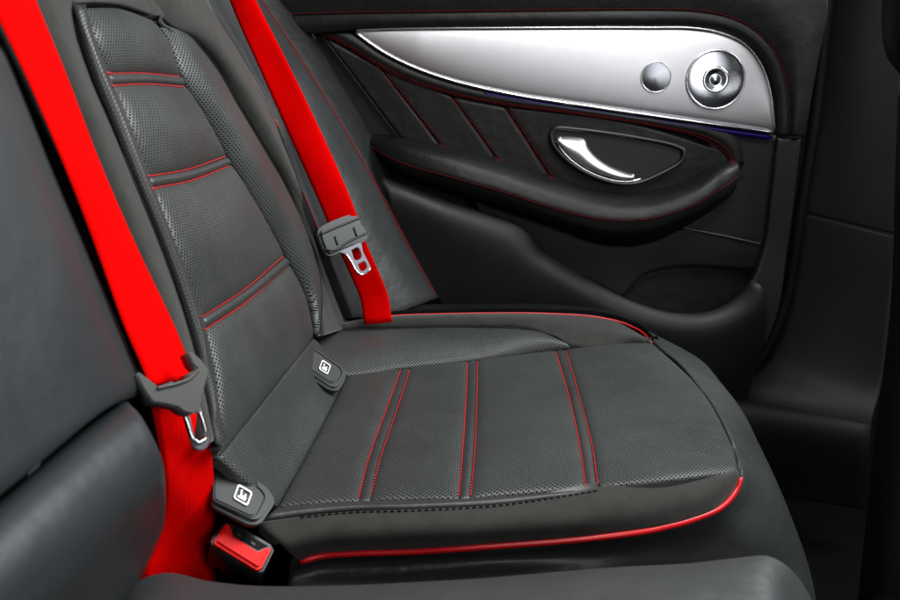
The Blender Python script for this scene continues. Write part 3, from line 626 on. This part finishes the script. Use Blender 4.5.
# ISOFIX covers on the crease
def rpoly(pts, k=.22):
    out = []
    n_ = len(pts)
    for i in range(n_):
        a, p, q = [np.array(pts[j % n_][:2], float) for j in (i - 1, i, i + 1)]
        u = p + (a - p) * min(.45, k * 12 / max(np.linalg.norm(a - p), 1)); v = p + (q - p) * min(.45, k * 12 / max(np.linalg.norm(q - p), 1))
        for t in np.linspace(0, 1, 6): out.append(tuple((1-t)**2 * u + 2*t*(1-t) * p + t*t * v))
    return out
def flapset(par, out, inner, icon, ax, ay, s, off):
    """out / inner: outlines in pixels on a plane through the crease"""
    n = Vector((.50, -.22, .84)).normalized()
    p0 = c(*icon, off)
    f = lambda px, py, o=0: U(px, py, p0 + n * o, n)
    a = prism('isofix_surround', [f(*p, -.002) for p in rpoly(out, .5)], n, .007, M['flap'], par, bev=.0030, seg=4)
    k = prism('isofix_cover', [f(*p, .0005) for p in rpoly(inner, .3)], n, .006, M['flap'], par, bev=.0012, seg=4)
    tube('cover_gap', [f(*p, -.0017) for p in rpoly(inner, .3)], .0008, M['black'], k, n=120, closed=True)
    # icon
    cx, cy = icon
    P = lambda u, v, o=.0019: f(cx + ax[0]*u*s + ay[0]*v*s, cy + ax[1]*u*s + ay[1]*v*s, o)
    rr = []
    for (qx, qy, a0_) in ((.7, .6, 0), (-.7, .6, 90), (-.7, -.6, 180), (.7, -.6, 270)):
        for t in range(0, 91, 18): rr.append((qx + .3*math.cos(R(a0_+t)), qy + .3*math.sin(R(a0_+t))))
    fr = prism('isofix_symbol', [P(u, v) for u, v in rr], n, .0006, M['white'], k, bev=0, holes=[[P(u*.80, v*.78) for u, v in rr]])
    seat = [(-.45, .45), (-.22, .52), (-.12, .0), (.1, -.12), (.2, .25), (.38, .3), (.42, -.05), (.55, -.12), (.5, -.5), (-.5, -.52), (-.62, -.35), (-.30, -.25)]
    prism('isofix_symbol', [P(u, v) for u, v in seat], n, .0006, M['white'], k, bev=0)
    return a
iso = thing('seat_crease_covers', (0, 0, 0), '', '') if False else None
flapset(CU, [(213, 461), (232, 458), (272, 489), (277, 500), (262, 522), (250, 522), (213, 503)],
        [(214, 468), (219, 465), (231, 467), (262, 491), (265, 497), (256, 515), (250, 516), (214, 499)], (243, 495), (.86, .50), (.35, -.93), 8.5, .0290)
flapset(CU, [(301, 352), (306, 346), (316, 347), (344, 367), (348, 375), (340, 389), (331, 388), (298, 366), (297, 360)],
        [(304, 354), (308, 350), (316, 351), (340, 368), (342, 373), (336, 382), (330, 382), (302, 363)], (325, 367), (.80, .52), (.35, -.93), 5.6, .0360)

# ================================================================== CENTRE BACKREST AND NEAR CUSHION
CB = thing('car_seat', (-.1, .45, .14), 'smooth plain grey leather seat without stitching, nearest the camera along the left and bottom borders', 'car seat')
r0 = [(-6, 40), (20, 105), (48, 175), (78, 245), (106, 310), (128, 362), (136, 384), (128, 396)]
r1 = [(-30, 50), (0, 120), (25, 190), (55, 260), (80, 325), (98, 372), (105, 392), (100, 412)]
r2 = [(-130, 90), (-100, 160), (-80, 230), (-60, 300), (-40, 370), (-30, 420), (-25, 460), (-20, 510)]
r3 = [(-300, 150), (-280, 220), (-260, 290), (-240, 370), (-230, 440), (-220, 500), (-215, 560), (-210, 640)]
sheet('upper_pad', [L(b, r0, .004), L(b, r1, .020), L(b, r2, .026), L(b, r3, .02)], M['smooth'], CB, puff=.006, r=.012, e='tlr', uv='zy', nu=50, nv=40, thick=.06)
lp = [([(128, 402), (70, 450), (0, 512), (-100, 600)], .004), ([(140, 420), (75, 470), (0, 535), (-100, 625)], .030), ([(155, 450), (95, 515), (10, 590), (-90, 680)], .034),
      ([(162, 490), (110, 560), (30, 640), (-70, 730)], -.006), ([(158, 530), (110, 610), (40, 690), (-60, 780)], -.065), ([(138, 580), (100, 655), (30, 740), (-60, 830)], -.14)]
sheet('lower_pad', [L(b, p, o_) for p, o_ in lp], M['smooth'], CB, puff=.006, r=.014, e='tl', uv='zy', nu=50, nv=50)
box('backrest_core', (-.50, .2, .28), (-.335, .50, .80), M['black'], CB)
NC = CB
n0 = [(110, 612, -.01), (135, 584, -.004), (165, 574, 0), (210, 583, 0), (290, 589, .0), (400, 585, .0), (500, 578.5, .0), (600, 571, .0), (690, 564, .0), (745, 559, -.001), (768, 558, -.004), (786, 568, -.014), (800, 584, -.03), (815, 612, -.05)]
n1 = [(112, 640, -.00), (140, 612, .004), (170, 604, .006), (212, 606, .006), (290, 606, .007), (400, 601, .008), (500, 596, .008), (600, 590, .008), (690, 584, .008), (742, 578, .006), (762, 577, .003), (776, 583, -.004), (790, 600, -.02), (808, 630, -.04)]
n2 = [(p[0] + (p[0]-450)*.25, p[1] + 150, .006) for p in n1[:-3]] + [(790, 760, .0), (810, 770, -.012), (830, 790, -.03)]
sheet('cushion_pad', [L(c, n0), L(c, n1), L(c, n2)], M['near'], NC, puff=.003, r=.008, e='tlr', uv='xy', nu=80, nv=24, thick=.08, wrinkle=.0006)

# ================================================================== SEAT BELTS
def belt(name, left, right, parent, f, o=None, n=60, thick=.0012):
    A = spl(L(f, left, o), n=n); B = spl(L(f, right, o), n=n)
    bm = bmesh.new(); W = 9; gr = []
    T = np.gradient((A + B) / 2, axis=0)
    for i in range(n):
        nn = Vector(np.cross(T[i], B[i] - A[i])).normalized()
        if nn.dot(CAM - Vector(A[i])) < 0: nn = -nn
        wv_ = .0022 * math.sin(i * .21 + len(name)); tw_ = .0020 * math.sin(i * .13 + 1)
        row = []
        for side in (0, 1):
            for k in range(W):
                t = k / (W-1); e_ = 1 - .5 * (abs(t-.5) * 2)**8
                row.append(bm.verts.new(Vector(A[i]).lerp(Vector(B[i]), t) + nn * (thick/2 * e_ * (1 if side == 0 else -1) + wv_ * math.sin(math.pi * t) + tw_ * (t - .5) - .0016 * (2*t-1)**2)))
        gr.append(row)
    for i in range(n - 1):
        for k in range(W - 1):
            bm.faces.new((gr[i][k], gr[i][k+1], gr[i+1][k+1], gr[i+1][k])); bm.faces.new((gr[i][W+k+1], gr[i][W+k], gr[i+1][W+k], gr[i+1][W+k+1]))
        bm.faces.new((gr[i][0], gr[i+1][0], gr[i+1][W], gr[i][W])); bm.faces.new((gr[i][W-1], gr[i][2*W-1], gr[i+1][2*W-1], gr[i+1][W-1]))
    for r_ in (gr[0], gr[-1]):
        for k in range(W - 1): bm.faces.new((r_[k], r_[k+1], r_[W+k+1], r_[W+k]))
    bmesh.ops.recalc_face_normals(bm, faces=bm.faces)
    uvl = bm.loops.layers.uv.new('uv'); ln = np.r_[0, np.cumsum(np.linalg.norm(np.diff((A + B) / 2, axis=0), axis=1))]
    mp = {v: (.048 * (k % W) / (W - 1), float(ln[i])) for i, row in enumerate(gr) for k, v in enumerate(row)}
    for f_ in bm.faces:
        for lp in f_.loops: lp[uvl].uv = mp[lp.vert]
        f_.smooth = True
    me = bpy.data.meshes.new(name); bm.to_mesh(me); bm.free()
    return link(name, me, M['red'], parent)
def tongue(par, f, n, hous, lip, plate, holes, plastic):
    """plastic grip and steel tongue, outlines on the plane through the webbing"""
    h = prism('tongue_grip', smoothloop([f(*p, .010) for p in hous], 60) if len(hous) > 7 else [f(*p, .010) for p in hous], n, .016, plastic, par, bev=.0035, seg=4)
    for lp in lip: tube('grip_rib', [f(*p, .0105) for p in lp], .0016, plastic, h, n=30)
    prism('steel_tongue', smoothloop([f(*p, .007) for p in plate], 60), n, .0022, M['steel'], par, bev=.0006, holes=[smoothloop([f(*p, .007) for p in q], 28) for q in holes])
# far belt over the side bolster
B2 = thing('seat_belt', (-.15, 1.25, .45), 'red belt with black buckle tongue hanging over the far side bolster by the door', 'seat belt', 'red seat belts')
bl = [(210, -60, 1.235), (229, 0, 1.24), (262, 75, 1.24), (300, 160, 1.25), (322, 210, 1.255), (336, 245, 1.26), (352, 280, 1.265), (360, 300, 1.27), (364, 325, 1.27)]
br = [(228, -60, 1.235), (256, 0, 1.24), (291, 70, 1.24), (330, 152, 1.25), (353, 205, 1.255), (367, 245, 1.26), (380, 275, 1.265), (388, 296, 1.27), (392, 322, 1.27)]
belt('webbing', [(p[0], p[1], p[2] - .03) for p in bl], [(p[0], p[1], p[2] - .03) for p in br], B2, y)
nb = Vector((.55, -.62, .35)).normalized(); pb = y(345, 235, 1.215)
fb = lambda px, py, o=0: U(px, py, pb + nb * o, nb)
tongue(B2, fb, nb, [(319, 233), (320, 228), (356, 213.5), (359, 216), (363, 224), (368, 232), (368, 238), (362, 243), (345, 250), (333, 255), (328, 254), (323, 245)],
       [[(321, 234), (340, 226), (361, 217.5)], [(325, 249), (335, 250), (350, 241), (367, 233)], [(335, 236), (338, 245)], [(354, 227), (357, 236)]],
       [(338, 252), (350, 246), (361, 242.5), (363, 251), (368, 261), (371, 269), (367, 273), (360, 275), (356, 271), (350, 260), (345, 254)],
       [[(351.5, 250), (358, 247.5), (361.5, 257), (355.5, 260)], [(358, 264), (364.5, 261.5), (367, 267.5), (361.5, 271)]], M['blackplast'])
tube('tongue_edge', [fb(*p, .0072) for p in [(346, 254), (351, 261), (356, 270), (361, 274.5), (368, 271.5), (370.5, 268)]], .0011, M['chrome'], B2)
# near belt
B1 = thing('seat_belt', (-.28, .65, .40), 'wide red belt with grey buckle tongue in the foreground left', 'seat belt', 'red seat belts')
ol = .022
bl = [(-38, -80), (-6, 0), (28, 76), (62, 158), (100, 252), (129, 328), (143, 360), (153, 385)]
br = [(6, -80), (37, 0), (72, 82), (106, 168), (144, 258), (176, 328), (189, 360), (197, 378)]
belt('webbing', [(p[0], p[1], ol) for p in bl], [(p[0], p[1], ol) for p in br], B1, b)
bl = [(152, 378, .020), (156, 410, .012), (160, 440, .0), (163, 475, -.016), (162, 510, -.034), (154, 545, -.052), (144, 575, -.066), (138, 600, -.08)]
br = [(196, 372, .020), (204, 410, .012), (211, 440, .008), (215, 470, -.004), (217, 510, -.024), (217, 545, -.044), (216, 575, -.058), (215, 600, -.07)]
w2 = belt('webbing', bl, br, B1, b); w2['label'] = 'lower darker run of the red webbing'
nn = Vector((.72, -.55, .42)).normalized(); pn = b(178, 385, .026)
fn = lambda px, py, o=0: U(px, py, pn + nn * o, nn)
hs0 = [(137, 375), (139, 372), (142, 373.5), (158, 386), (165, 384), (173, 381), (174, 383), (189, 377.5), (188, 374), (197.5, 368.5), (193, 364), (188.5, 354), (189, 351.5), (193, 352), (202, 360), (208, 368), (208.5, 372), (205, 386), (202, 398), (200, 411), (193, 414), (185, 412), (178, 407), (166, 404), (153, 402), (147, 394), (141, 384)]
prism('tongue_grip', [fn(*p, .019) for p in hs0], nn, .012, M['greyplast'], B1, bev=.0030, seg=5)
tube('grip_lip', [fn(*p, .0195) for p in [(157, 388.5), (165, 386.5), (174, 384.5), (189, 379), (199, 369.5)]], .0013, M['greyplast'], B1, n=40)
prism('steel_tongue', smoothloop([fn(*p, .002) for p in [(180, 404), (199, 404), (204, 418), (209, 436), (209, 444), (203, 450), (196, 449), (191, 440), (185, 420)]], 60), nn, .0022, M['steel'], B1, bev=.0006,
      holes=[smoothloop([fn(*p, .002) for p in [(190, 414), (198, 413), (203, 425), (206, 437), (199, 443), (195, 436)]], 40)])
tube('tongue_edge', [fn(*p, .003) for p in [(183, 411), (188, 424), (193, 438), (199, 443.5)]], .0012, M['chrome'], B1)
tube('tongue_edge', [fn(*p, .003) for p in [(199, 443), (206, 438), (204, 424), (200, 412)]], .0010, M['chrome'], B1)
# buckle receiver
BU = thing('belt_buckle', (-.17, .66, .35), 'red and black seat belt buckle socket tucked beside the cushion corner', 'belt buckle')
nu_b = Vector((.30, -.60, .74)).normalized(); p0 = y(242, 545, .675)
fu = lambda px, py, o=0: U(px, py, p0 + nu_b * o, nu_b)
ho = [(211, 541), (213, 536), (225, 520), (229, 519), (271, 544), (274, 550), (264, 570), (259, 572), (213, 545)]
prism('buckle_housing', [fu(*p) for p in ho], nu_b, .042, M['blackplast'], BU, bev=.0018)
rb = [(214, 540), (226, 523), (230, 524), (233, 535), (258, 551), (269, 546), (271, 550), (261, 568), (257, 569), (215, 543)]
prism('release_button', [fu(*p, .0045) for p in rb], nu_b, .008, M['redplast'], BU, bev=.0025, seg=4)
prism('slot', [fu(*p, .0006) for p in [(234, 527), (268, 546), (258, 550), (234, 535)]], nu_b, .001, M['black'], BU, bev=0)
for q in ((239, 534), (253, 543)): prism('slot_tooth', [fu(q[0]+a, q[1]+e_, .0022) for a, e_ in ((-2, -2), (2, 0), (2, 3), (-2, 1))], nu_b, .002, M['flap'], BU, bev=.0003)
# every part was authored in world space: move part meshes into their thing's frame
bpy.context.view_layer.update()
